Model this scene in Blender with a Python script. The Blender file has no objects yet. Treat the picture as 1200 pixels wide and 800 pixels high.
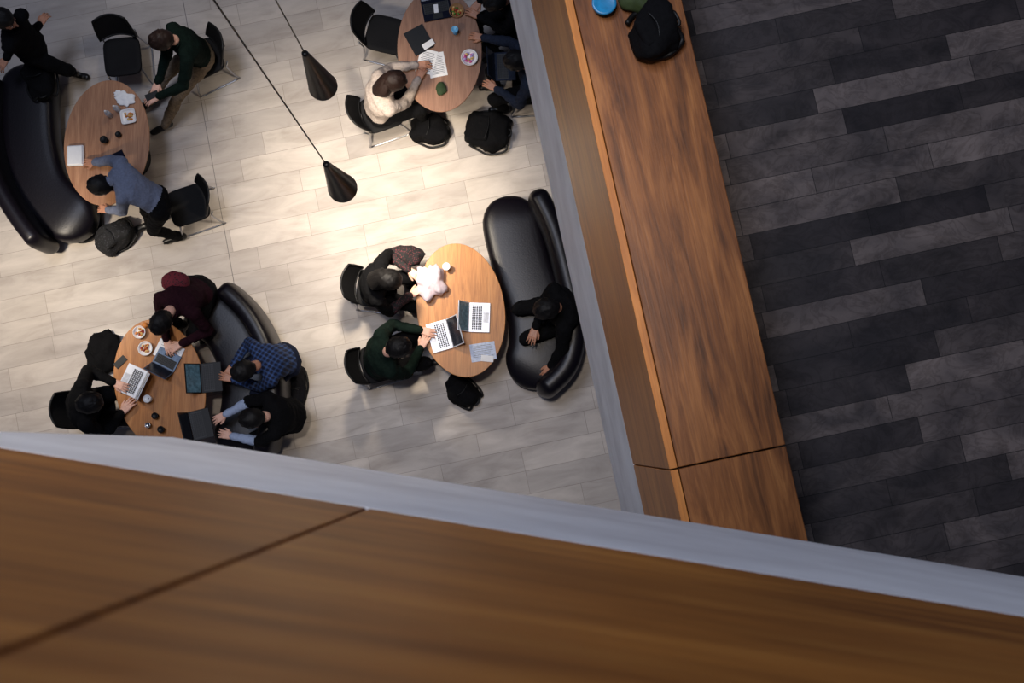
import bpy, bmesh, math, random
from mathutils import Vector, Matrix, Euler, noise
random.seed(4)
ZOOM=None
F=1333.33; CZ=13.3
TH=math.atan(125/F); PH=math.atan(10/F)
RC=Euler((TH,PH,0)).to_matrix()
def Q(px,py):
    d=RC@Vector(((px-600)/F,(400-py)/F,-1)); return Vector((d.x/-d.z,d.y/-d.z))
def P(px,py,z):
    q=Q(px,py)*(CZ-z); return Vector((q.x,q.y,z))
def HV(dx,dy): return Vector((dx,-dy,0)).normalized()
UP=Vector((0,0,1))
def lin(c): return tuple(((v/255)/12.92 if v/255<=.04045 else ((v/255+.055)/1.055)**2.4) for v in c)+(1,)
# ---------------- materials
MC={}
def newmat(name):
    m=bpy.data.materials.new(name); m.use_nodes=True
    nt=m.node_tree; b=nt.nodes['Principled BSDF']; return m,nt,b
def coords(nt,rot=0,sc=(1,1,1)):
    t=nt.nodes.new('ShaderNodeTexCoord'); mp=nt.nodes.new('ShaderNodeMapping')
    mp.inputs['Rotation'].default_value=(0,0,rot); mp.inputs['Scale'].default_value=sc
    nt.links.new(t.outputs['Object'],mp.inputs['Vector']); return mp
def ramp(nt,src,stops):
    r=nt.nodes.new('ShaderNodeValToRGB'); e=r.color_ramp.elements
    e[0].position=stops[0][0]; e[0].color=stops[0][1]; e[1].position=stops[-1][0]; e[1].color=stops[-1][1]
    for p,c in stops[1:-1]:
        n=e.new(p); n.color=c
    nt.links.new(src,r.inputs[0]); return r
def bump(nt,b,src,st,dist=.01):
    bp=nt.nodes.new('ShaderNodeBump'); bp.inputs['Strength'].default_value=st; bp.inputs['Distance'].default_value=dist
    nt.links.new(src,bp.inputs['Height']); nt.links.new(bp.outputs[0],b.inputs['Normal'])
def noisen(nt,vec,scale,detail=6,rough=.55,dist=0):
    n=nt.nodes.new('ShaderNodeTexNoise'); n.inputs['Scale'].default_value=scale; n.inputs['Detail'].default_value=detail
    n.inputs['Roughness'].default_value=rough; n.inputs['Distortion'].default_value=dist
    nt.links.new(vec,n.inputs['Vector']); return n
def mixc(nt,a,b,fac,mode='MULTIPLY'):
    m=nt.nodes.new('ShaderNodeMix'); m.data_type='RGBA'; m.blend_type=mode
    if isinstance(fac,float): m.inputs[0].default_value=fac
    else: nt.links.new(fac,m.inputs[0])
    for i,s in ((6,a),(7,b)):
        if isinstance(s,tuple): m.inputs[i].default_value=s
        else: nt.links.new(s,m.inputs[i])
    return m.outputs[2]
def simple(name,col,rough=.5,metal=0,spec=.5,var=.25,scale=30,bmp=0):
    if name in MC: return MC[name]
    m,nt,b=newmat(name); c=lin(col); mp=coords(nt)
    n=noisen(nt,mp.outputs[0],scale)
    lo=tuple(v*(1-var) for v in c[:3])+(1,); hi=tuple(min(1,v*(1+var)) for v in c[:3])+(1,)
    r=ramp(nt,n.outputs[0],[(.3,lo),(.7,hi)]); nt.links.new(r.outputs[0],b.inputs['Base Color'])
    b.inputs['Roughness'].default_value=rough; b.inputs['Metallic'].default_value=metal
    b.inputs['Specular IOR Level'].default_value=spec
    if bmp: bump(nt,b,n.outputs[0],bmp)
    MC[name]=m; return m
def wood(name,c1,c2,c3,rot=0,scale=1,rough=.4,axis='x',fig=1.0,fine=.7,cloud=.0):
    m,nt,b=newmat(name)
    t=nt.nodes.new('ShaderNodeTexCoord'); r0=nt.nodes.new('ShaderNodeMapping'); r0.inputs['Rotation'].default_value=(0,0,rot)
    nt.links.new(t.outputs['Object'],r0.inputs['Vector'])
    mp=nt.nodes.new('ShaderNodeMapping'); mp.inputs['Scale'].default_value=(.7*scale,6*scale,6*scale)
    nt.links.new(r0.outputs[0],mp.inputs['Vector'])
    n1=noisen(nt,mp.outputs[0],1.3,8,.6,fig); 
    mp2=nt.nodes.new('ShaderNodeMapping'); mp2.inputs['Scale'].default_value=(2*scale,70*scale,70*scale)
    nt.links.new(r0.outputs[0],mp2.inputs['Vector'])
    n2=noisen(nt,mp2.outputs[0],1.5,4,.6,.3)
    r=ramp(nt,n1.outputs[0],[(.3,lin(c1)),(.5,lin(c2)),(.72,lin(c3))])
    r2=ramp(nt,n2.outputs[0],[(.35,(.62,.58,.55,1)),(.65,(1,1,1,1))])
    c=mixc(nt,r.outputs[0],r2.outputs[0],fine)
    if cloud:
        mp3=nt.nodes.new('ShaderNodeMapping'); mp3.inputs['Scale'].default_value=(.8,2.2,2.2); nt.links.new(r0.outputs[0],mp3.inputs['Vector'])
        n3=noisen(nt,mp3.outputs[0],1.1,4,.55,.5); k=1-cloud
        r3=ramp(nt,n3.outputs[0],[(.35,(k,k*.94,k*.88,1)),(.62,(1,1,1,1))]); c=mixc(nt,c,r3.outputs[0],1.0)
    nt.links.new(c,b.inputs['Base Color'])
    b.inputs['Roughness'].default_value=rough; b.inputs['Specular IOR Level'].default_value=.3
    bump(nt,b,n2.outputs[0],.08)
    return m
def tiles(name,c1,c2,mort,rot,w,h,streak,rough,msz=.003,stlo=.7,spec=.4,veins=False):
    m,nt,b=newmat(name); mp=coords(nt,rot)
    br=nt.nodes.new('ShaderNodeTexBrick'); nt.links.new(mp.outputs[0],br.inputs['Vector'])
    br.inputs['Scale'].default_value=1; br.inputs['Brick Width'].default_value=w; br.inputs['Row Height'].default_value=h
    br.inputs['Mortar Size'].default_value=msz; br.inputs['Mortar Smooth'].default_value=.2
    br.inputs['Color1'].default_value=lin(c1); br.inputs['Color2'].default_value=lin(c2); br.inputs['Mortar'].default_value=lin(mort)
    br.offset=.37; br.offset_frequency=3; br.squash=1.35; br.squash_frequency=2
    ms=nt.nodes.new('ShaderNodeMapping'); ms.inputs['Scale'].default_value=streak
    nt.links.new(mp.outputs[0],ms.inputs['Vector'])
    sep=mixc(nt,ms.outputs[0],br.outputs['Color'],1.0,'ADD')
    n=noisen(nt,sep,1.2,9,.62,.6)
    r=ramp(nt,n.outputs[0],[(.3,(stlo,stlo*.98,stlo*.97,1)),(.5,(.95,.95,.95,1)),(.72,(1.12,1.12,1.12,1))])
    n3=noisen(nt,mp.outputs[0],.5,3)
    r3=ramp(nt,n3.outputs[0],[(.3,(.82,.82,.84,1)),(.7,(1.08,1.08,1.06,1))])
    c=mixc(nt,br.outputs['Color'],r.outputs[0],1.0); c=mixc(nt,c,r3.outputs[0],1.0)
    if veins:
        n4=noisen(nt,sep,1.6,10,.6,2.2)
        r4=ramp(nt,n4.outputs[0],[(.44,(1,1,1,1)),(.5,(.55,.52,.5,1)),(.56,(1,1,1,1))]); c=mixc(nt,c,r4.outputs[0],.6)
        n5=noisen(nt,sep,.9,5,.5,1.0); r5=ramp(nt,n5.outputs[0],[(.35,(.6,.6,.62,1)),(.65,(1.25,1.22,1.18,1))]); c=mixc(nt,c,r5.outputs[0],1.0)
    nt.links.new(c,b.inputs['Base Color']); b.inputs['Specular IOR Level'].default_value=spec
    rr=ramp(nt,n.outputs[0],[(.3,(rough+.1,)*3+(1,)),(.7,(rough-.1,)*3+(1,))]); nt.links.new(rr.outputs[0],b.inputs['Roughness'])
    bump(nt,b,br.outputs['Fac'],-.15,.004)
    return m
def pattern(name,kind,cols,scale):
    m,nt,b=newmat(name); mp=coords(nt,.5)
    if kind=='plaid':
        w1=nt.nodes.new('ShaderNodeTexWave'); w1.inputs['Scale'].default_value=scale; w1.bands_direction='X'
        w2=nt.nodes.new('ShaderNodeTexWave'); w2.inputs['Scale'].default_value=scale; w2.bands_direction='Y'
        nt.links.new(mp.outputs[0],w1.inputs[0]); nt.links.new(mp.outputs[0],w2.inputs[0])
        r1=ramp(nt,w1.outputs[1],[(.5,(.03,.05,.10,1)),(.85,(1,1,1,1))]); r2=ramp(nt,w2.outputs[1],[(.5,(.03,.05,.10,1)),(.85,(1,1,1,1))])
        c=mixc(nt,mixc(nt,r1.outputs[0],r2.outputs[0],.5,'MIX'),lin(cols[0]),1.0)
        nt.links.new(c,b.inputs['Base Color'])
    else:
        v=nt.nodes.new('ShaderNodeTexVoronoi'); v.inputs['Scale'].default_value=scale; nt.links.new(mp.outputs[0],v.inputs['Vector'])
        r=ramp(nt,v.outputs['Distance'],[(.22,lin(cols[0])),(.4,lin(cols[1]))]); nt.links.new(r.outputs[0],b.inputs['Base Color'])
    b.inputs['Roughness'].default_value=.85
    return m
# ---------------- mesh builder
class MB:
    def __init__(s): s.v=[]; s.f=[]; s.m=[]; s.sm=[]; s.mats=[]
    def mi(s,mat):
        if mat not in s.mats: s.mats.append(mat)
        return s.mats.index(mat)
    def add(s,V,Fc,mat,smooth=True,M=None):
        o=len(s.v)
        for v in V: s.v.append((M@Vector(v)) if M is not None else Vector(v))
        if isinstance(mat,list): idx=[s.mi(m) for m in mat]
        else: idx=[s.mi(mat)]*len(Fc)
        for f,i in zip(Fc,idx): s.f.append([o+a for a in f]); s.m.append(i); s.sm.append(smooth)
    def box(s,c,size,mat,M=None,bev=.004,seg=2):
        bm=bmesh.new(); bmesh.ops.create_cube(bm,size=1)
        for v in bm.verts: v.co=Vector((v.co.x*size[0],v.co.y*size[1],v.co.z*size[2]))
        if bev>0: bmesh.ops.bevel(bm,geom=bm.edges[:],offset=min(bev,min(size)*.49),segments=seg,affect='EDGES',profile=.5)
        V=[v.co+Vector(c) for v in bm.verts]; bm.verts.index_update(); Fc=[[v.index for v in f.verts] for f in bm.faces]; bm.free()
        s.add(V,Fc,mat,False,M)
    def cap(s,a,b,ra,rb,mat,M=None,n=12): V,Fc=capsule(a,b,ra,rb,n); s.add(V,Fc,mat,True,M)
    def ell(s,c,r,mat,M=None,n=14): V,Fc=ellipsoid(c,r,n); s.add(V,Fc,mat,True,M)
    def loft(s,rings,mat,M=None,smooth=True): V,Fc=loft(rings); s.add(V,Fc,mat,smooth,M)
    def tube(s,pts,r,mat,M=None,n=8,smoothpath=True):
        pts=[Vector(p) for p in pts]
        if smoothpath and len(pts)>2: pts=catmull(pts,5)
        V,Fc=loft(tuberings(pts,r,n)); s.add(V,Fc,mat,True,M)
    def done(s,name,recenter=True):
        me=bpy.data.meshes.new(name)
        off=Vector((0,0,0))
        if recenter:
            xs=[v.x for v in s.v]; ys=[v.y for v in s.v]; zs=[v.z for v in s.v]
            off=Vector(((min(xs)+max(xs))/2,(min(ys)+max(ys))/2,min(zs)))
        me.from_pydata([v-off for v in s.v],[],s.f)
        for m in s.mats: me.materials.append(m)
        me.polygons.foreach_set('material_index',s.m); me.polygons.foreach_set('use_smooth',s.sm)
        me.update(); ob=bpy.data.objects.new(name,me); ob.location=off
        bpy.context.scene.collection.objects.link(ob); return ob
def frame(d):
    d=d.normalized(); a=Vector((0,0,1)) if abs(d.z)<.9 else Vector((1,0,0))
    u=a.cross(d).normalized(); return u,d.cross(u)
def loft(rings):
    n=len(rings[0]); V=[v for r in rings for v in r]; Fc=[]
    for i in range(len(rings)-1):
        for j in range(n):
            k=(j+1)%n; Fc.append([i*n+j,i*n+k,(i+1)*n+k,(i+1)*n+j])
    Fc.append(list(range(n))[::-1]); b=(len(rings)-1)*n; Fc.append([b+j for j in range(n)])
    return V,Fc
def capsule(a,b,ra,rb,n=12):
    a=Vector(a); b=Vector(b); d=b-a
    if d.length<1e-5: d=Vector((0,0,1e-4))
    u,w=frame(d); dn=d.normalized(); R=[]
    for t in (.05,.35,.7,1.): 
        x=math.cos(t*math.pi/2)*ra; r=math.sin(t*math.pi/2)*ra
        R.append([a-dn*x+(u*math.cos(2*math.pi*j/n)+w*math.sin(2*math.pi*j/n))*r for j in range(n)])
    for t in (1.,.7,.35,.05):
        x=math.cos(t*math.pi/2)*rb; r=math.sin(t*math.pi/2)*rb
        R.append([b+dn*x+(u*math.cos(2*math.pi*j/n)+w*math.sin(2*math.pi*j/n))*r for j in range(n)])
    return loft(R)
def ellipsoid(c,r,n=14):
    c=Vector(c); R=[]
    m=max(6,n//2+1)
    for i in range(m+1):
        t=math.pi*(.02+.96*i/m); z=-math.cos(t); q=math.sin(t)
        R.append([c+Vector((r[0]*q*math.cos(2*math.pi*j/n),r[1]*q*math.sin(2*math.pi*j/n),r[2]*z)) for j in range(n)])
    return loft(R)
def catmull(p,k=6):
    out=[]
    for i in range(len(p)-1):
        p0=p[max(i-1,0)]; p1=p[i]; p2=p[i+1]; p3=p[min(i+2,len(p)-1)]
        for j in range(k):
            t=j/k; out.append(.5*((2*p1)+(p2-p0)*t+(2*p0-5*p1+4*p2-p3)*t*t+(3*p1-p0-3*p2+p3)*t**3))
    out.append(p[-1]); return out
def tuberings(pts,r,n):
    R=[]; u=None
    for i,p in enumerate(pts):
        d=(pts[min(i+1,len(pts)-1)]-pts[max(i-1,0)]).normalized()
        if u is None: u,w=frame(d)
        else:
            u=(u-d*u.dot(d)).normalized(); w=d.cross(u)
        R.append([p+(u*math.cos(2*math.pi*j/n)+w*math.sin(2*math.pi*j/n))*r for j in range(n)])
    return R
def remesh(V,Fc,vox,smooth=3):
    me=bpy.data.meshes.new('tmp'); me.from_pydata(V,[],Fc); me.update()
    bm=bmesh.new(); bm.from_mesh(me); bmesh.ops.recalc_face_normals(bm,faces=bm.faces[:]); bm.to_mesh(me); bm.free()
    ob=bpy.data.objects.new('tmp',me); bpy.context.scene.collection.objects.link(ob)
    r=ob.modifiers.new('r','REMESH'); r.mode='VOXEL'; r.voxel_size=vox; 
    if smooth: s=ob.modifiers.new('s','SMOOTH'); s.iterations=smooth; s.factor=.5
    dg=bpy.context.evaluated_depsgraph_get(); e=ob.evaluated_get(dg); m2=bpy.data.meshes.new_from_object(e)
    VV=[v.co.copy() for v in m2.vertices]; NN=[v.normal.copy() for v in m2.vertices]; FF=[list(p.vertices) for p in m2.polygons]; CC=[p.center.copy() for p in m2.polygons]
    bpy.data.objects.remove(ob); bpy.data.meshes.remove(me); bpy.data.meshes.remove(m2)
    return VV,NN,FF,CC
class Acc:
    def __init__(s): s.V=[]; s.F=[]
    def add(s,VF): o=len(s.V); s.V+=VF[0]; s.F+=[[a+o for a in f] for f in VF[1]]
# ---------------- base materials
blk=simple('black_plastic',(12,12,13),.5,0,.3)
metal=simple('brushed_steel',(170,172,178),.3,1,var=.1)
silver=simple('silver_aluminium',(215,218,225),.35,.2,var=.05)
keym=simple('key_black',(18,18,20),.5)
leather=simple('black_leather',(11,8,15),.38,0,.3,.25,60,.12)
paper=simple('white_paper',(235,235,235),.8,var=.04)
white=simple('white_ceramic',(235,235,235),.3,var=.03)
skinA=simple('skin_tan',(186,132,104),.5,var=.1); skinB=simple('skin_light',(218,170,148),.5,var=.1); skinC=simple('skin_brown',(120,78,56),.5,var=.1)
lipm=simple('lips',(160,85,80),.4); eyew=simple('eye_white',(235,235,235),.2); iris=simple('iris_dark',(40,25,18),.2)
hairK=simple('hair_black',(12,10,10),.55,0,.3,.5,120,.5); hairB=simple('hair_brown',(34,20,15),.55,0,.3,.5,120,.5)
def fabric(name,c,v=.3): return simple('fabric_'+name,c,.9,0,.12,v,45,.35)
fblk=fabric('black',(11,11,13)); fnavy=fabric('navy',(18,21,36)); fgreen=fabric('dark_green',(13,26,21)); fmar=fabric('maroon',(36,13,21))
fgrey=fabric('grey_blue',(116,123,142),.15); fkhaki=fabric('khaki',(112,98,82)); fbeige=fabric('beige',(168,156,148),.2); flb=fabric('light_blue',(150,164,190),.12)
fden=fabric('denim',(26,32,50)); fchar=fabric('charcoal',(20,20,24)); fslate=fabric('slate',(36,42,56))
fplaid=pattern('plaid_blue','plaid',[(50,78,128)],7); fflor=pattern('floral','dots',[(96,40,48),(14,14,16)],55); fredp=pattern('red_pattern','dots',[(22,14,18),(98,20,34)],42)
shoe=simple('shoe_black',(12,12,13),.4)
# ---------------- templates
def hand_tpl():
    A=Acc()
    xs=[-.03,-.01,.01,.03]; ln=[.072,.082,.076,.058]
    for x,l in zip(xs,ln):
        A.add(capsule((x*.6,-.005,0),(x,.08,0),.0155,.0125,10))
        p=Vector((x,.08,0)); ang=.25; q=[.45,.3,.25]
        for k in range(3):
            d=Vector((x*1.2*4,math.cos(ang),-math.sin(ang))).normalized(); p2=p+d*l*q[k]*1.05
            A.add(capsule(p,p2,.0098-.0009*k,.0092-.001*k,8)); p=p2; ang+=.38
    A.add(capsule((-.02,.015,-.004),(-.05,.05,-.012),.016,.012,10)); A.add(capsule((-.05,.05,-.012),(-.057,.082,-.022),.0115,.009,8))
    A.add(capsule((0,-.05,0),(0,0,0),.026,.026,12)); A.add(ellipsoid((0,.035,-.003),(.042,.05,.016),12))
    V,N,Fc,C=remesh(A.V,A.F,.0045,1); return V,Fc
HAND=hand_tpl()
def head_tpl():
    A=Acc()
    for c,r in (((0,-.012,.022),(.076,.095,.093)),((0,.018,-.035),(.06,.07,.08)),((0,.058,-.088),(.028,.024,.02)),((.077,-.008,-.012),(.01,.018,.03)),((-.077,-.008,-.012),(.01,.018,.03)),((.036,.06,-.025),(.022,.02,.02)),((-.036,.06,-.025),(.022,.02,.02))): A.add(ellipsoid(c,r,18))
    A.add(capsule((0,.082,.005),(0,.107,-.032),.009,.013,10)); A.add(capsule((-.038,.074,.024),(.038,.074,.024),.009,.009,10))
    A.add(capsule((-.018,.084,-.06),(.018,.084,-.06),.008,.008,8)); A.add(capsule((0,-.02,-.06),(0,-.02,-.12),.05,.05,14))
    V,N,Fc,C=remesh(A.V,A.F,.0065,3); return V,Fc,C
HEAD=head_tpl()
def hair_shell(seed,low,fat=1.0):
    n=30; m=22; R=[]
    for i in range(m+1):
        t=math.pi*(.01+.98*i/m); z=math.cos(t); q=math.sin(t); ring=[]
        for j in range(n):
            a=2*math.pi*j/n; d=Vector((q*math.cos(a),q*math.sin(a),z))
            p=Vector((d.x*.088*fat,d.y*.106*fat-.018,d.z*(.102 if d.z>0 else .125)*fat+.03))
            k=noise.noise(Vector((d.x*3+seed,d.y*2,d.z*7)))*.012+noise.noise(Vector((d.x*14+seed,d.y*9,d.z*9)))*.008
            p+=d*k
            ring.append(p)
        R.append(ring)
    V,Fc=loft(R); out=[]
    for f in Fc:
        c=sum((V[a] for a in f),Vector())/len(f)
        if c.y>.045 and c.z<.055: continue
        if c.y>-.02 and c.z<.0 : continue
        if c.z<low: continue
        out.append(f)
    return V,out
def ik(a,b,l1,l2,h):
    d=b-a; L=min(d.length,(l1+l2)*.985); L=max(L,abs(l1-l2)+.05); dn=d.normalized(); b=a+dn*L
    x=(l1*l1-l2*l2+L*L)/(2*L); hh=math.sqrt(max(l1*l1-x*x,0)); p=h-dn*h.dot(dn)
    p.normalize(); return a+dn*x+p*hh,b
def person(name,pel,nck,hd,fwd,hands,feet,top,bot,skin,hair,style='short',fore=None,pitch=.5,hturn=0,s=1.12,shoem=None,footdir=None,bulk=1.06):
    shoem=shoem or shoe; fore=fore or top
    fwd=fwd.normalized(); right=fwd.cross(UP).normalized()
    tv=(nck-pel).normalized(); nck=pel+tv*.5*s
    hv=(hd-nck).normalized(); hd=nck+hv*.185*s
    back=right.cross(tv); back=back if back.dot(fwd)<0 else -back; fr=-back
    A=Acc(); seg=[]
    R=[]; n=20
    for t,rx,ry,o in ((-.22,.07,.06,0),(-.17,.135,.10,0),(0,.17,.125,0),(.25,.152,.112,.015),(.5,.165,.118,.035),(.72,.185,.12,.04),(.88,.16,.098,.03),(.98,.085,.075,.012),(1.06,.06,.06,0)):
        c=pel+tv*.5*s*t+back*o; bk=bulk if t<.95 else 1
        R.append([c+(right*math.cos(2*math.pi*j/n)*rx+fr*math.sin(2*math.pi*j/n)*ry)*s*bk for j in range(n)])
    A.add(loft(R)); seg.append((pel+tv*.13,nck-tv*.04,.14*s,'top'))
    seg.append((pel-tv*.03,pel+tv*.0,.135*s,'bot'))
    A.add(capsule(nck-tv*.05,hd-hv*.1,.06*s,.05*s)); seg.append((nck+hv*.075,hd,.05,'skin')); seg.append((nck,nck+hv*.045,.06,'top'))
    sh0=nck-tv*.075*s+back*.01
    wr=[]
    for side,hp in zip((1,-1),hands):
        sh=sh0+right*side*.175*s
        A.add(capsule(sh0+right*side*.06,sh,.07*s,.064*s)); seg.append((sh0,sh,.065,'top'))
        hint=(-UP*.9+right*side*.75-fwd*.35)
        el,w=ik(sh,hp,.29*s,.255*s,hint)
        A.add(capsule(sh,el,.064*s*bulk,.05*s*bulk)); A.add(capsule(el,w,.052*s*bulk,.037*s))
        seg.append((sh,el,.055,'top')); seg.append((el,w,.042,'fore')); wr.append((el,w,side))
    for side,fp in zip((1,-1),feet):
        hip=pel+right*side*.09*s
        kn,an=ik(hip,fp,.44*s,.425*s,(fwd*.8+UP*.6+right*side*.12))
        A.add(capsule(hip,kn,.095*s,.066*s)); A.add(capsule(kn,an,.065*s,.046*s))
        seg.append((hip,kn,.08,'bot')); seg.append((kn,an,.052,'bot'))
        fd=(footdir or fwd); 
        heel=Vector((an.x,an.y,an.z-.04))-fd*.05; toe=heel+fd*.2*s+Vector((0,0,-.008))
        A.add(capsule(heel,toe,.04,.038)); A.add(capsule(an,heel+fd*.06,.042,.04)); seg.append((heel,toe,.052,'shoe'))
    V,N,Fc,C=remesh(A.V,A.F,.0145,3)
    sd=random.random()*50
    V=[v+nn*(noise.noise(v*9+Vector((sd,0,0)))*.014+abs(noise.noise(v*22+Vector((0,sd,0))))*.012) for v,nn in zip(V,N)]
    M={'top':top,'bot':bot,'skin':skin,'shoe':shoem,'fore':fore}
    mats=[]
    for c in C:
        best=9;bt=None
        for a,b,r,t in seg:
            d=b-a; L=d.length_squared; u=max(0,min(1,(c-a).dot(d)/L)) if L>1e-9 else 0
            q=(c-(a+d*u)).length-r
            if q<best: best=q;bt=t
        mats.append(M[bt])
    B=MB(); B.add(V,Fc,mats)
    cr=[nck+hv*.04+(right*math.cos(a)*.068+fr*math.sin(a)*.068) for a in [2*math.pi*k/16 for k in range(17)]]
    B.tube(cr,.017,top,smoothpath=False)
    for el,w,side in wr:
        d=(w-el).normalized(); dh=Vector((d.x,d.y,d.z*.35)); 
        if dh.length<.3: dh=fwd.copy()
        dh.normalize()
        X=dh.cross(UP).normalized(); Z=X.cross(dh)
        Mx=Matrix.Identity(4)
        for i in range(3): Mx[i][0]=X[i]*(1 if side>0 else -1)*s; Mx[i][1]=dh[i]*s; Mx[i][2]=Z[i]*s; Mx[i][3]=(w+d*.03)[i]
        B.add(HAND[0],HAND[1] if side>0 else [f[::-1] for f in HAND[1]],skin,True,Mx)
        B.cap(w-d*.03,w+d*.012,.042*s,.039*s,fore)
    hf=Matrix.Rotation(hturn,3,'Z')@fwd; hr=hf.cross(UP).normalized()
    Yv=(hf*math.cos(pitch)-UP*math.sin(pitch)).normalized(); Zv=hr.cross(Yv)
    Mx=Matrix.Identity(4); s2=s*1.08
    for i in range(3): Mx[i][0]=hr[i]*s2; Mx[i][1]=Yv[i]*s2; Mx[i][2]=Zv[i]*s2; Mx[i][3]=hd[i]
    hm=[lipm if (abs(c.x)<.024 and c.y>.085 and -.072<c.z<-.05) else skin for c in HEAD[2]]
    B.add(HEAD[0],HEAD[1],hm,True,Mx)
    for sx in (-1,1):
        B.ell((sx*.03,.073,.006),(.013,.012,.009),eyew,Mx,10); B.ell((sx*.03,.0835,.005),(.0055,.004,.0055),iris,Mx,8)
        B.cap((sx*.018,.085,.03),(sx*.044,.076,.031),.004,.003,hair,Mx,8)
    hs=hair_shell(sd,-.088 if style!='long' else -.1,1.02 if style=='short' else 1.08)
    B.add(hs[0],hs[1],hair,True,Mx)
    if style=='long':
        V,Fc2=ellipsoid((0,0,0),(1,1,1),40); V2=[]
        for v in V:
            a=math.atan2(v.y,v.x); k=1+.10*noise.noise(Vector((math.cos(a)*5,math.sin(a)*5,v.z*1.2+sd)))+.05*math.sin(a*17+v.z*3)
            taper=1-.25*max(0,-v.z)
            V2.append(Vector((v.x*.092*k*taper+.012*math.sin(v.z*4+sd),v.y*.062*k*taper-.075-.01*v.z,v.z*.165-.085)))
        B.add(V2,Fc2,hair,True,Mx)
    return B.done(name)
def seated(name,hx,hy,face,lean,hands,feet=None,sz=.58,lateral=0,hp=.3,chair=False,**k):
    fwd=HV(*face); right=fwd.cross(UP); s=k.setdefault('s',1.12)
    L=math.radians(lean); tdir=(UP*math.cos(L)+fwd*math.sin(L)+right*lateral).normalized()
    L2=L+hp; hdir=(UP*math.cos(L2)+fwd*math.sin(L2)).normalized()
    zh=sz+tdir.z*.5*s+hdir.z*.185*s
    hd=P(hx,hy,zh); n=hd-hdir*.185*s; pel=n-tdir*.5*s
    hw=[]
    for h,sd in zip(hands,(1,-1)):
        if h is None: hw.append(pel+fwd*.33+right*sd*.12+UP*.14)
        else: hw.append(P(*h)-fwd*.08)
    fw=[]
    feet=feet or (None,None)
    for f,sd in zip(feet,(1,-1)):
        fw.append(P(*f) if f else pel+fwd*(.40+.05*sd)+right*sd*.14+UP*(.088-pel.z))
    person(name,pel,n,hd,fwd,hw,fw,pitch=k.pop('pitch',min(1.0,L+hp+.12)),**k)
    if chair:
        make_chair(pel.x+fwd.x*.03,pel.y+fwd.y*.03,fwd)
seatm=simple('chair_seat_black',(14,14,16),.75,0,.2,.3,80,.1)
def make_chair(x,y,fwd,name='meeting_chair'):
    fwd=fwd.normalized(); r=fwd.cross(UP).normalized(); Mx=Matrix.Identity(4)
    for i in range(3): Mx[i][0]=r[i]*.93; Mx[i][1]=fwd[i]; Mx[i][2]=UP[i]
    Mx[0][3]=x; Mx[1][3]=y
    B=MB()
    R=[]; n=28
    def sq(a,hx,hy,e=.4):
        c,s_=math.cos(a),math.sin(a); return (math.copysign(abs(c)**e,c)*hx,math.copysign(abs(s_)**e,s_)*hy)
    for z,k in ((.415,.93),(.42,.985),(.435,1.0),(.447,.985),(.453,.95),(.446,.7),(.441,.3),(.44,.05)):
        R.append([Vector((sq(2*math.pi*j/n,.235*k,.23*k)[0],sq(2*math.pi*j/n,.235*k,.23*k)[1],z)) for j in range(n)])
    B.loft(R,seatm,Mx)
    cols=13; rows=7; th=.012; V=[];Fc=[]
    for side in (0,1):
        for i in range(rows):
            for j in range(cols):
                u=-1+2*j/(cols-1); v=i/(rows-1); w=.225-.03*v*v
                V.append(Vector((u*w,-.235-.11*v+.06*u*u-side*th,.53+.31*v-.015*u*u*v)))
    o=rows*cols
    for i in range(rows-1):
        for j in range(cols-1):
            a=i*cols+j; Fc.append([a,a+1,a+cols+1,a+cols]); Fc.append([o+a,o+a+cols,o+a+cols+1,o+a+1])
    B.add(V,Fc,seatm,True,Mx)
    edge=[V[j] for j in range(cols)]+[V[i*cols+cols-1] for i in range(1,rows)]+[V[(rows-1)*cols+j] for j in range(cols-2,-1,-1)]+[V[i*cols] for i in range(rows-2,-1,-1)]
    B.tube([e-Vector((0,.006,0)) for e in edge],.013,blk,Mx,8,False)
    for sx in (-1,1):
        pts=[(sx*.215,-.26,.55),(sx*.22,-.215,.43),(sx*.235,-.24,.12),(sx*.24,-.27,.012),(sx*.245,-.2,.011),(sx*.245,.18,.011),(sx*.24,.25,.012),(sx*.235,.24,.12),(sx*.22,.17,.41),(sx*.2,.12,.412),(sx*.2,-.18,.412)]
        B.tube([Vector(p) for p in pts],.011,metal,Mx,8,False)
    B.tube([(-.2,.1,.41),(.2,.1,.41)],.01,metal,Mx,8,False); B.tube([(-.2,-.15,.41),(.2,-.15,.41)],.01,metal,Mx,8,False)
    return B.done(name)
# ---------------- camera
cam=bpy.data.cameras.new('camera'); co=bpy.data.objects.new('camera',cam); bpy.context.scene.collection.objects.link(co)
co.location=(0,0,CZ); co.rotation_euler=(TH,PH,0); cam.lens=40; cam.sensor_width=36; cam.clip_start=.02
cam.dof.use_dof=True; cam.dof.focus_distance=12.3; cam.dof.aperture_fstop=5.6
if ZOOM: cam.lens=40*ZOOM[2]; cam.shift_x=(ZOOM[0]-600)/1200*ZOOM[2]; cam.shift_y=-(ZOOM[1]-400)/1200*ZOOM[2]
bpy.context.scene.camera=co
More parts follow.
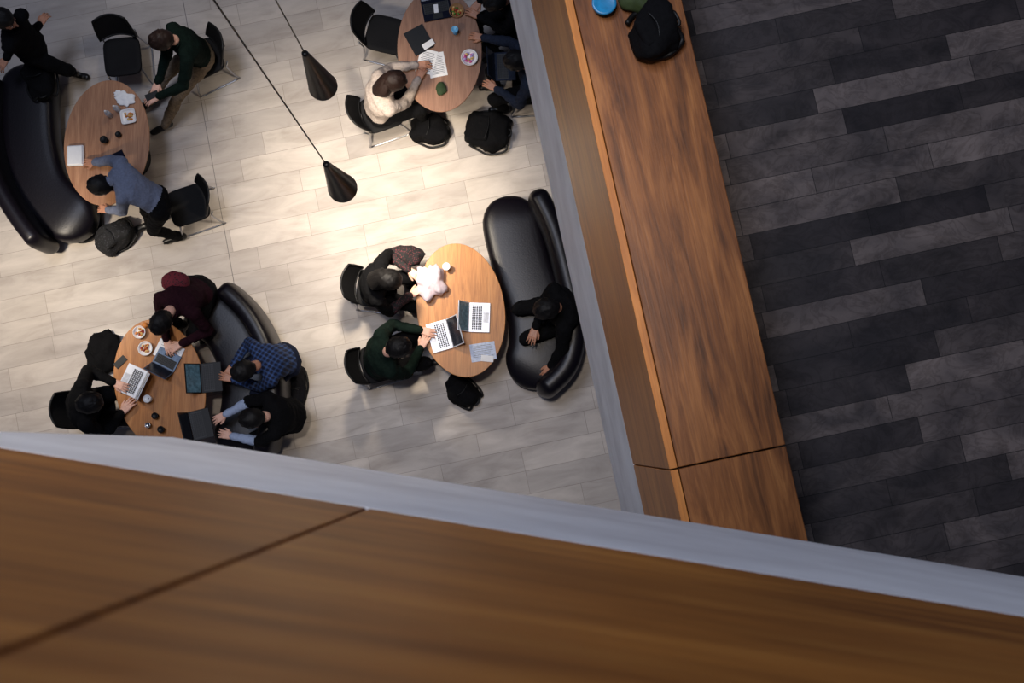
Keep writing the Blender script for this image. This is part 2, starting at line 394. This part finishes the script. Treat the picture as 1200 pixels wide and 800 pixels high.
# ---------------- architecture
def obox(name,u,n,u0,u1,n0,n1,z0,z1,mat,bev=.004):
    c=u*((u0+u1)/2)+n*((n0+n1)/2); Mx=Matrix.Identity(4)
    for i in range(2): Mx[i][0]=u[i]; Mx[i][1]=n[i]; Mx[i][3]=c[i]
    B=MB(); B.box((0,0,0),(abs(u1-u0),abs(n1-n0),z1-z0),mat,None,bev)
    ob=B.done(name,False); Mx[2][3]=(z0+z1)/2; ob.matrix_world=Mx; return ob
conc=simple('concrete',(244,242,242),.75,0,.3,.14,2.5,.1)
a=P(622,0,CZ-7.4); b=P(755,603,CZ-7.4); uL=(a-b); uL.z=0; uL.normalize(); nL=Vector((uL.y,-uL.x,0))
if nL.x<0: nL=-nL
def dn(px,py,n): q=Q(px,py); return n.x*q.x+n.y*q.y
XM=.70
D1=XM/((dn(597,0,nL)+dn(728,597,nL))/2); D2=XM/((dn(622,0,nL)+dn(755,603,nL))/2); D3=XM/((dn(662,0,nL)+dn(798,610,nL))/2)
XW=D3*(dn(815,60,nL)+dn(945,635,nL))/2
angL=math.atan2(nL.y,nL.x)
tl=tiles('limestone_floor',(190,181,172),(168,160,153),(138,130,123),-angL,.95,.27,(1.4,5,1),.5,.0025,.76,.25)
td=tiles('dark_stone_floor',(116,104,98),(42,37,38),(20,18,18),-math.pi/2,.72,.158,(3,4,1),.6,.002,.6,.25,True)
B=MB(); B.box((-.5,1,-.15),(17,15,.3),tl,None,0); B.done('floor',False)
q1=P(218,20,0); q2=P(274,330,0)
B=MB(); d=(q2-q1).normalized(); w=d.cross(UP)*.003; e=q1-d*1.2; f2=q2+d*.6
B.add([e-w,e+w,f2+w,f2-w,e-w+UP*.0015,e+w+UP*.0015,f2+w+UP*.0015,f2-w+UP*.0015],[[0,3,2,1],[4,5,6,7],[0,1,5,4],[2,3,7,6],[1,2,6,5],[3,0,4,7]],simple('joint_dark',(105,100,100),.7)); B.done('trim_1')
z1=CZ-D1; z2=CZ-D2; z3=CZ-D3; zf=z3-1.05
sp=Q(792,549)*D3; us=uL.x*sp.x+uL.y*sp.y
wl=wood('walnut_ledge',(78,44,17),(138,84,40),(174,114,60),0,1.1,.42,fig=1.6,cloud=.35)
wf=wood('oak_fascia',(168,102,42),(200,128,58),(218,148,74),0,.9,.45,fine=.5,cloud=.15)
obox('wall_mezzanine_fascia',uL,nL,-4.5,8.5,XM,XM+.25,z1,z2,conc)
for k,(s0,s1) in enumerate(((-4.5,us-.004),(us+.004,8.5))):
    obox('trim_%d'%(k+2),uL,nL,s0,s1,XM,XM+.04,z2,z3,wf,.002)
    obox('wood_ledge',uL,nL,s0,s1,XM+.045,XW,z3-.05,z3,wl,.004)
obox('wall_mezzanine_parapet',uL,nL,-4.5,8.5,XM+.05,XW-.04,zf-.1,z3-.052,blk,0)
obox('floor_mezzanine',uL,nL,-5,8.5,XM+.26,8,zf-.4,zf,td,0)
a=P(0,524,CZ-2); b=P(1200,722,CZ-2); uP=b-a; uP.z=0; uP.normalize(); nP=Vector((uP.y,-uP.x,0))
if nP.y>0: nP=-nP
XP=(a.x*nP.x+a.y*nP.y); 
DP1=XP/((dn(430,545,nP)+dn(1200,680,nP))/2)
qc=Q(200,511)*DP1; uc=uP.x*qc.x+uP.y*qc.y
qs=Q(430,600)*2; ups=uP.x*qs.x+uP.y*qs.y
wp=wood('oak_parapet',(146,88,32),(186,118,46),(212,146,66),0,1.6,.5,fine=.5,cloud=.35)
obox('wall_near_fascia',uP,nP,uc,5,XP,XP+.5,CZ-DP1,CZ-2,conc,.01)
for k,(s0,s1) in enumerate(((uc,ups-.003),(ups+.003,5))):
    obox('trim_%d'%(k+4),uP,nP,s0,s1,XP,XP+.03,CZ-2.0,CZ-.42,wp,.002)
obox('wall_near_parapet',uP,nP,uc+.01,5,XP+.034,XP+.3,CZ-2,CZ-.42,blk,0)
# ---------------- furniture
def ell_table(px,py,sa,sb,tilt,mat,name='oval_table'):
    z=.75; k=(CZ-z)/F; c=P(px,py,z); a_=sa*k; b_=sb*k; t=math.radians(tilt)
    ob_rot=Matrix.Rotation(t,3,'Z'); n=64; B=MB(); R=[]
    for zz,o in ((z-.03,-.03),(z-.022,-.006),(z-.012,0),(z-.003,-.001),(z,-.005)):
        R.append([c*1.0+ob_rot@Vector(((a_+o)*math.cos(2*math.pi*j/n),(b_+o)*math.sin(2*math.pi*j/n),0))+Vector((0,0,zz-z)) for j in range(n)])
    B.loft(R,mat,smooth=False)
    def disc(z0,z1,r0,r1,m):
        B.loft([[Vector((c.x+r*math.cos(2*math.pi*j/32),c.y+r*math.sin(2*math.pi*j/32),zz)) for j in range(32)] for zz,r in ((z0,r0),((z0+z1)/2,(r0+r1)/2),(z1,r1))],m)
    disc(0,.02,.26,.24,blk); disc(.02,.70,.045,.04,blk); disc(.70,.72,.2,.22,blk)
    ob=B.done(name); return ob
tA=wood('table_wood_a',(142,98,72),(172,126,94),(188,142,108),math.pi/2,1.5,.42)
tB=wood('table_wood_b',(140,88,42),(176,116,60),(194,134,76),math.pi/2,1.5,.42)
tC=wood('table_wood_c',(156,100,50),(192,130,70),(208,148,86),math.pi/2,1.5,.42)
tD=wood('table_wood_d',(126,92,74),(152,114,92),(168,130,106),math.pi/2,1.5,.42)
ell_table(125,167,51.5,77,-2,tA); ell_table(187,450,53,78,14,tB); ell_table(540,363,52,80,8,tC); ell_table(515,58,51,77,3,tD)
def sweep(B,pts,w,z0,z1,mat,e=.55,endround=True):
    pts=catmull([Vector((p.x,p.y,0)) for p in pts],8)
    L=[0]
    for i in range(1,len(pts)): L.append(L[-1]+(pts[i]-pts[i-1]).length)
    T=L[-1]; hw=w/2
    def at(s):
        s=max(0,min(T,s))
        for i in range(1,len(L)):
            if L[i]>=s: 
                f=(s-L[i-1])/max(1e-6,L[i]-L[i-1]); return pts[i-1].lerp(pts[i],f),(pts[i]-pts[i-1]).normalized()
        return pts[-1],(pts[-1]-pts[-2]).normalized()
    S=[hw*(1-math.cos(math.pi/2*t/8)) for t in range(9)]; mid=[hw+(T-2*hw)*k/24 for k in range(1,24)]
    S=S+mid+[T-x for x in S[::-1]]; R=[]; n=24
    for s_ in S:
        p,d=at(s_); r=d.cross(UP); x=min(s_,T-s_); k=math.sqrt(max(0,1-(1-min(1,x/hw))**2)); k=max(k,.03)
        kz=min(1,.35+.65*k)
        ring=[]
        for j in range(n):
            a=2*math.pi*j/n; c,s2=math.cos(a),math.sin(a)
            ring.append(p+r*math.copysign(abs(c)**e,c)*hw*k+UP*((z0+z1)/2+math.copysign(abs(s2)**e,s2)*(z1-z0)/2*kz-(0 if kz==1 else (1-kz)*(z1-z0)*.15)))
        R.append(ring)
    B.loft(R,mat)
def sofa(seat,back,w=.58,bw=.21):
    B=MB(); s=[P(x,y,.45) for x,y in seat]; b=[P(x,y,.78) for x,y in back]
    sweep(B,s,w,.10,.455,leather,.45); sweep(B,s,w-.14,.0,.12,blk,.6); sweep(B,b,bw,.12,.80,leather,.6)
    return B.done('curved_sofa')
sofa([(598,226),(600,262),(612,310),(628,360),(630,410),(612,452)],[(626,218),(648,262),(664,318),(674,372),(666,425),(632,460)],.68,.26)
sofa([(30,70),(28,120),(32,175),(50,225),(100,268)],[(-22,80),(-24,140),(-12,200),(12,246),(42,286)],.64,.22)
sofa([(222,350),(262,385),(283,430),(285,480),(268,535)],[(254,332),(288,366),(312,415),(318,470),(302,535)],.56,.24)
make_chair(*P(143,66,.45).xy,HV(.12,1)); make_chair(*P(220,240,.45).xy,HV(-1,.35)); make_chair(*P(452,40,.45).xy,HV(1,.25))
# ---------------- people
ZT=.80
person('standing_man',P(36,55,.93),P(18,36,1.43),P(8,26,1.64),HV(1,.35),[P(45,30,1.0),P(5,75,.95)],[P(84,84,.09),P(40,92,.09)],fblk,fblk,skinA,hairK,pitch=.3)
seated('seated_man',190,48,(-1,.5),14,[(178,98,.86),(180,116,.86)],[(168,128,.09),(190,152,.09)],top=fgreen,bot=fkhaki,skin=skinB,hair=hairB,chair=True)
person('standing_man',P(186,238,.97),P(144,213,1.26),P(120,217,1.24),HV(-1,.1),[P(108,190,ZT),P(128,246,ZT)],[P(176,262,.09),P(209,277,.09)],fgrey,fblk,skinA,hairK,pitch=.9,footdir=HV(-1,.3))
seated('seated_person',190,377,(-.5,1),34,[(191,404,ZT),(211,409,ZT)],top=fmar,bot=fblk,skin=skinB,hair=hairK,s=1.16)
seated('seated_man',286,434,(-1,.55),24,[(267,430,ZT),(268,449,ZT)],top=fplaid,bot=fden,skin=skinA,hair=hairK)
seated('seated_person',296,490,(-1,.2),18,[(258,486,ZT),(266,513,ZT)],top=fblk,fore=flb,bot=fblk,skin=skinB,hair=hairK)
seated('seated_man',106,472,(1,-.1),18,[(150,484,ZT),(140,446,ZT)],top=fblk,bot=fblk,skin=skinB,hair=hairK,chair=True,s=1.2,bulk=1.12)
seated('seated_woman',456,328,(1,.12),16,[(488,348,ZT),(486,316,ZT)],top=fblk,fore=fflor,bot=fblk,skin=skinB,hair=hairK,style='long',s=1.12,bulk=1.12,chair=True)
seated('seated_man',467,407,(1,-.3),20,[(500,407,ZT),(499,384,ZT)],top=fgreen,bot=fblk,skin=skinB,hair=hairK,chair=True,s=1.18,bulk=1.1)
seated('seated_person',640,362,(-1,.25),14,[(620,384,.84),(638,430,.55)],top=fblk,bot=fblk,skin=skinA,hair=hairK,s=1.2,bulk=1.15)
seated('seated_woman',462,96,(1,-.35),18,[(497,92,ZT),(494,74,ZT)],top=fbeige,bot=fblk,skin=skinA,hair=hairB,style='long',s=1.1,bulk=1.12,chair=True)
seated('seated_person',604,72,(-1,.05),12,[(560,45,ZT),(575,106,ZT)],top=fslate,bot=fblk,skin=skinA,hair=hairK,chair=True)
seated('seated_person',580,2,(-1,.5),18,[(556,4,ZT),(556,24,ZT)],top=fblk,bot=fblk,skin=skinA,hair=hairK,chair=True)
# ---------------- objects
def frameM(p,fwd):
    fwd=fwd.normalized(); r=fwd.cross(UP).normalized(); M=Matrix.Identity(4)
    for i in range(3): M[i][0]=r[i]; M[i][1]=fwd[i]; M[i][2]=UP[i]; M[i][3]=p[i]
    return M
scr=simple('screen_blue',(96,128,140),.25,var=.4,scale=25); scrd=simple('screen_dark',(30,34,44),.2)
def laptop(px,py,d,body=silver,screen=scrd,w=.33,dp=.23,op=112,z=.75):
    M=frameM(P(px,py,z+.01),HV(*d)); B=MB()
    B.box((0,0,.008),(w,dp,.014),body,M,.004)
    B.box((0,.028,.0155),(w*.88,dp*.52,.002),keym if body is not silver else body,M,.0005)
    for r in range(5):
        for c in range(13):
            x=-w*.41+w*.82*(c+.5)/13; y=.028+dp*.25-dp*.5*(r+.5)/5
            B.box((x,y,.0175),(w*.052,dp*.078,.003),keym if body is silver else blk,M,.0)
    B.box((0,-dp*.31,.0155),(w*.34,dp*.27,.001),simple('trackpad',(190,193,200),.3) if body is silver else blk,M,0)
    a=math.radians(op); L=Matrix.Translation((0,dp/2,.012))@Matrix.Rotation(-(a-math.pi/2),4,'X')
    B.box((0,.004,dp/2),(w,.008,dp),body,M@L,.003); B.box((0,-.0005,dp/2),(w*.93,.0015,dp*.88),screen,M@L,0)
    return B.done('laptop')
laptop(515,394,(1,-.28),op=125); laptop(562,372,(-1,-.03),screen=scr,op=118); laptop(155,446,(1,.45) ,op=115)
laptop(248,442,(-1,.1),blk,scr,op=120); laptop(236,497,(-1,.25),blk,scrd,op=100); laptop(592,78,(-1,.05),fslate,scrd,op=110)
laptop(512,12,(-.2,-1),fnavy,scrd,op=170); laptop(196,421,(-.5,1),simple('blue_grey_metal',(90,105,125),.35,.5),scrd,w=.27,dp=.19,op=120)
def slab(name,px,py,w,h,d,mat,t=.006,z=.75,lines=0,M0=None):
    M=frameM(P(px,py,z+t/2+.001),HV(*d)); B=MB(); B.box((0,0,0),(w,h,t),mat,M,min(.002,t*.4))
    for i in range(lines):
        y=h*.4-h*.8*(i+.5)/lines; B.box((random.uniform(-.02,.0)*w,y,t/2+.0004),(w*random.uniform(.6,.8),h*.02,.0006),simple('ink_grey',(110,112,120),.8),M,0)
    return B.done(name)
slab('open_notebook',198,412,.30,.2,(-.45,1),paper,.012,lines=6)
slab('paper_sheet',512,76,.2,.28,(.2,1),paper,.002,lines=12); slab('paper_sheet',500,72,.2,.28,(-.25,1),paper,.002,lines=12,z=.753)
slab('paper_sheet',566,412,.28,.2,(.15,1),simple('print_blue',(190,200,220),.6,var=.2,scale=30),.003,lines=8)
slab('smartphone',571,420,.07,.14,(1,.1),paper,.008,z=.754); slab('smartphone',141,424,.075,.15,(.6,-.6),blk,.008)
slab('tablet_case',491,47,.24,.3,(.55,1),blk,.014); slab('tablet_case',140,190,.17,.24,(.5,1),fnavy,.012); slab('smartphone',502,52,.07,.14,(.8,-.5),white,.008,z=.766)
slab('smartphone',511,10,.05,.1,(.1,1),paper,.006,z=.78)
slab('smartphone',178,112,.075,.15,(-.9,.4),blk,.009,z=.87)
def cup(px,py,r=.042,h=.11,mat=white,lid=white,z=.75,name='coffee_cup'):
    c=P(px,py,z+h); c.z=z; B=MB(); n=24
    def ring(rr,zz): return [c+Vector((rr*math.cos(2*math.pi*j/n),rr*math.sin(2*math.pi*j/n),zz)) for j in range(n)]
    B.loft([ring(r*.7,.001),ring(r*.72,.004),ring(r*.97,h-.01)],mat)
    B.loft([ring(r*1.06,h-.012),ring(r*1.08,h-.006),ring(r*.98,h),ring(r*.9,h+.004),ring(r*.85,h-.001),ring(r*.1,h-.001)],lid)
    B.cap(c+Vector((r*.5,0,h)),c+Vector((r*.55,.005,h)),.004,.004,blk,None,6)
    return B.done(name)
cup(523,312); cup(172,467); cup(121,163,.04,.09,fnavy,blk); cup(181,487,.035,.08,fnavy,blk); cup(138,157,.032,.06,fnavy,blk)
cup(533,34,.038,.12,simple('blue_cup',(90,150,200),.4),simple('blue_lid',(120,190,230),.4)); cup(188,503,.036,.09,blk,blk); cup(173,498,.03,.07,blk,metal)
def bottle(px,py):
    c=P(px,py,.9); c.z=.75; B=MB(); n=20; m=simple('clear_pet',(190,195,205),.15)
    B.loft([[c+Vector((r*math.cos(2*math.pi*j/n),r*math.sin(2*math.pi*j/n),z)) for j in range(n)] for z,r in ((.001,.025),(.01,.031),(.06,.029),(.11,.031),(.14,.022),(.155,.012),(.165,.012))],m)
    B.cap(c+UP*.165,c+UP*.175,.014,.013,white); B.done('water_bottle')
bottle(124,131); bottle(134,125)
def bowl(px,py,r,h,rim,food,name='food_bowl',z=.75,square=False):
    c=P(px,py,z+h); c.z=z; B=MB(); n=32
    def ring(rr,zz,e=1.0):
        o=[]
        for j in range(n):
            a=2*math.pi*j/n+.35; q,s_=math.cos(a),math.sin(a); ee=.35 if square else 1
            o.append(c+Matrix.Rotation(.2,3,'Z')@Vector((math.copysign(abs(q)**ee,q)*rr,math.copysign(abs(s_)**ee,s_)*rr,zz)))
        return o
    B.loft([ring(r*.62,.001),ring(r*.7,.006),ring(r*.96,h*.9),ring(r*1.02,h),ring(r*.98,h+.003),ring(r*.9,h*.8),ring(r*.72,.014),ring(r*.05,.012)],rim)
    for i in range(16):
        a=random.random()*6.28; q=random.random()**.5*r*.6
        B.ell(c+Vector((q*math.cos(a),q*math.sin(a),h*.5+random.random()*.012)),(r*.2,r*.17,.014),food[i%len(food)],None,8)
    return B.done(name)
fo=simple('food_orange',(196,120,50),.6); fy=simple('food_yellow',(214,176,110),.6); fg=simple('food_green',(80,120,40),.6); fr_=simple('food_red',(150,40,30),.5); fpk=simple('food_pink',(196,80,140),.5); flil=simple('food_lilac',(180,160,210),.5)
bowl(150,136,.085,.035,white,[fo,fy],'food_container',square=True); bowl(163,389,.07,.04,white,[fo,fy,fr_]); bowl(170,408,.08,.04,white,[fo,fr_,fy])
bowl(550,67,.095,.05,white,[fpk,flil,fy]); bowl(535,12,.085,.03,simple('kraft_board',(150,110,70),.8),[fo,fr_,fg,fy],'food_container')
B=MB(); M=frameM(P(88,182,.79),HV(.05,1)); B.box((0,0,-.018),(.19,.24,.045),white,M,.02,3); B.box((0,0,.008),(.165,.215,.012),white,M,.006,2); B.done('takeaway_box')
def crumple(name,px,py,z,r,mat,sx=1,sy=1,sz=.5,amp=.35):
    c=P(px,py,z+r*sz*.8); c.z=z+r*sz*.85; V,Fc=ellipsoid((0,0,0),(r*sx,r*sy,r*sz),32); sd=random.random()*9
    V2=[]
    for v in V:
        k=1+amp*noise.noise(v/r*1.6+Vector((sd,0,0)))+amp*.6*abs(noise.noise(v/r*4+Vector((0,sd,0))))
        q=c+v*k; q.z=max(q.z,z+.001); V2.append(q)
    B=MB(); B.add(V2,Fc,mat); return B.done(name)
plas=simple('white_plastic_bag',(206,190,198),.3,var=.12); crumple('plastic_bag',504,331,.75,.15,plas,1.0,1.15,.55,.6)
crumple('napkin',147,116,.75,.075,paper,1.3,1,.25,.5); crumple('napkin',139,110,.75,.04,paper,1.2,1,.3,.4)
crumple('green_pouch',517,104,.75,.075,simple('green_cloth',(40,60,30),.8),.8,1,.4,.2); crumple('bread_roll',170,381,.75,.03,fo,1,1,.7,.2)
crumple('scarf',474,300,.62,.15,fflor,1.4,.8,.5,.3); crumple('dark_jacket',122,412,0.01,.17,fblk,1.2,1.4,.5,.4)
crumple('knit_hat',206,331,.84,.14,fredp,1.1,.85,.7,.15)
def backpack(px,py,z,d,mat,w=.32,h=.44,t=.2,trim=blk):
    c=P(px,py,z+t*.6); M=frameM(Vector((c.x,c.y,z)),HV(*d)); B=MB(); n=40; R=[]
    for zz,k in ((.002,.8),(.02,.93),(t*.2,.99),(t*.4,1),(t*.6,.98),(t*.75,.93),(t*.87,.84),(t*.96,.66),(t,.4),(t*1.005,.04)):
        ring=[]
        for j in range(n):
            a=2*math.pi*j/n; c_,s_=math.cos(a),math.sin(a); e=.62
            p=Vector((math.copysign(abs(c_)**e,c_)*w/2*k*(1-.15*max(0,s_)),math.copysign(abs(s_)**e,s_)*h/2*k,zz))
            sd=Vector((px,0,0)); p+=Vector((c_,s_,0))*(.06*noise.noise(p*6+sd)+.02*noise.noise(p*18+sd)); p.z+=(.05*noise.noise(p*8+sd)+.015*noise.noise(p*25)) if zz>.01 else 0
            p.z=max(p.z,.002)
            ring.append(p)
        R.append(ring)
    B.loft(R,mat,M)
    B.box((.01,-h*.16,t*.9),(w*.66,h*.38,t*.3),mat,M,.045,4)
    B.tube([(-w*.3,-h*.02,t*1.06),(0,.015-h*.02,t*1.1),(w*.3,-h*.04,t*1.05)],.004,trim,M)
    B.tube([(w*.2,h*.42,t*.5),(w*.44,h*.44,t*.3),(w*.58,h*.1,.04),(w*.5,-h*.15,.015),(w*.4,-h*.38,.04)],.014,trim,M)
    B.tube([(-w*.2,h*.42,t*.5),(-w*.35,h*.48,t*.2),(-w*.5,h*.3,.03),(-w*.56,-h*.1,.015),(-w*.42,-h*.36,.04)],.014,trim,M)
    B.tube([(-.04,h*.42,t*.6),(-.03,h*.5,t*.65),(.03,h*.5,t*.65),(.04,h*.42,t*.6)],.009,trim,M)
    return B.done('backpack')
fcam=pattern('grey_black_pattern','dots',[(46,46,50),(14,14,16)],40)
backpack(134,276,0,(.8,-.7),fcam,.3,.48,.25); backpack(343,455,0,(0,-1),fchar,.28,.5,.2); backpack(572,152,0,(1,.15),fblk,.46,.54,.24)
backpack(503,151,0,(1,.1),fblk,.34,.44,.22); backpack(543,458,0,(1,.8),fblk,.28,.42,.2); backpack(45,92,.457,(.3,1),fblk,.32,.46,.22)
backpack(766,34,z3,(1,-.5),fblk,.24,.26,.15)
B=MB(); c=P(708,3,z3+.06); c.z=z3; cy=simple('cyan_plastic',(30,125,175),.3)
rg=lambda r,z:[c+Vector((r*math.cos(2*math.pi*j/32),r*math.sin(2*math.pi*j/32),z)) for j in range(32)]
B.loft([rg(.05,.001),rg(.052,.05),rg(.062,.052),rg(.063,.06),rg(.058,.064),rg(.05,.062),rg(.003,.062)],cy); B.done('round_food_tub')
crumple('jacket',752,2,z3,.08,simple('dark_olive',(44,58,20),.8),1.4,.7,.6,.3)
# ---------------- pendants
def pendant(qx,qy,light=True,dA=9.6,pw=260,h=.92,ss=108):
    q=Q(qx,qy)*dA; x,y=q.x,q.y; zt=CZ-dA; zb=zt-h; n=32; B=MB()
    rg=lambda r,z:[Vector((x+r*math.cos(2*math.pi*j/n),y+r*math.sin(2*math.pi*j/n),z)) for j in range(n)]
    B.loft([rg(.004,zt),rg(.028,zt-.004),rg(.03,zt-.02),rg(.136,zb+.01),rg(.14,zb),rg(.132,zb),rg(.028,zt-.03),rg(.01,zt-.035)],simple('pendant_black',(12,12,13),.35))
    B.ell((x,y,zb+.22),(.03,.03,.045),simple('lamp_glass',(250,235,200),.2))
    B.tube([(x,y,zt-.01),(x,y,CZ+4)],.006,blk,None,6,False)
    B.done('pendant_lamp')
    l=bpy.data.lights.new('pendant_spot','SPOT'); l.energy=pw; l.color=(1,.87,.70); l.spot_size=math.radians(ss); l.spot_blend=1; l.shadow_soft_size=.13
    o=bpy.data.objects.new('pendant_light',l); o.location=(x,y,zb-.02); bpy.context.scene.collection.objects.link(o)
pendant(357,62,pw=260,ss=100); pendant(382,192,pw=540,ss=100)
pendant(-150,290,pw=400,ss=104); pendant(120,-110,pw=40)
# added fill spot, no fixture: softens strong shadows over the seating area
p0=P(530,455,0)
l=bpy.data.lights.new('added_fill_spot','SPOT'); l.energy=2600; l.color=(1,.88,.76); l.spot_size=math.radians(30); l.spot_blend=1; l.shadow_soft_size=.35
o=bpy.data.objects.new('added_fill_spot',l); o.location=(p0.x-.1,p0.y+.7,17); o.rotation_euler=(-math.atan(.7/17),0,0); bpy.context.scene.collection.objects.link(o)
# ---------------- light
w=bpy.data.worlds.new('world'); bpy.context.scene.world=w; w.use_nodes=True
w.node_tree.nodes['Background'].inputs[0].default_value=(.62,.68,1,1); w.node_tree.nodes['Background'].inputs[1].default_value=.06
def area(name,loc,rot,sx,sy,e,col):
    l=bpy.data.lights.new(name,'AREA'); l.shape='RECTANGLE'; l.size=sx; l.size_y=sy; l.energy=e; l.color=col
    o=bpy.data.objects.new(name,l); o.location=loc; o.rotation_euler=rot; bpy.context.scene.collection.objects.link(o)
area('skylight',(-4.2,4.2,22),(-.15,-.15,0),3.5,6,1500,(.70,.78,1))
vs=bpy.context.scene.view_settings; vs.view_transform='Standard'; vs.look='None'; vs.exposure=0
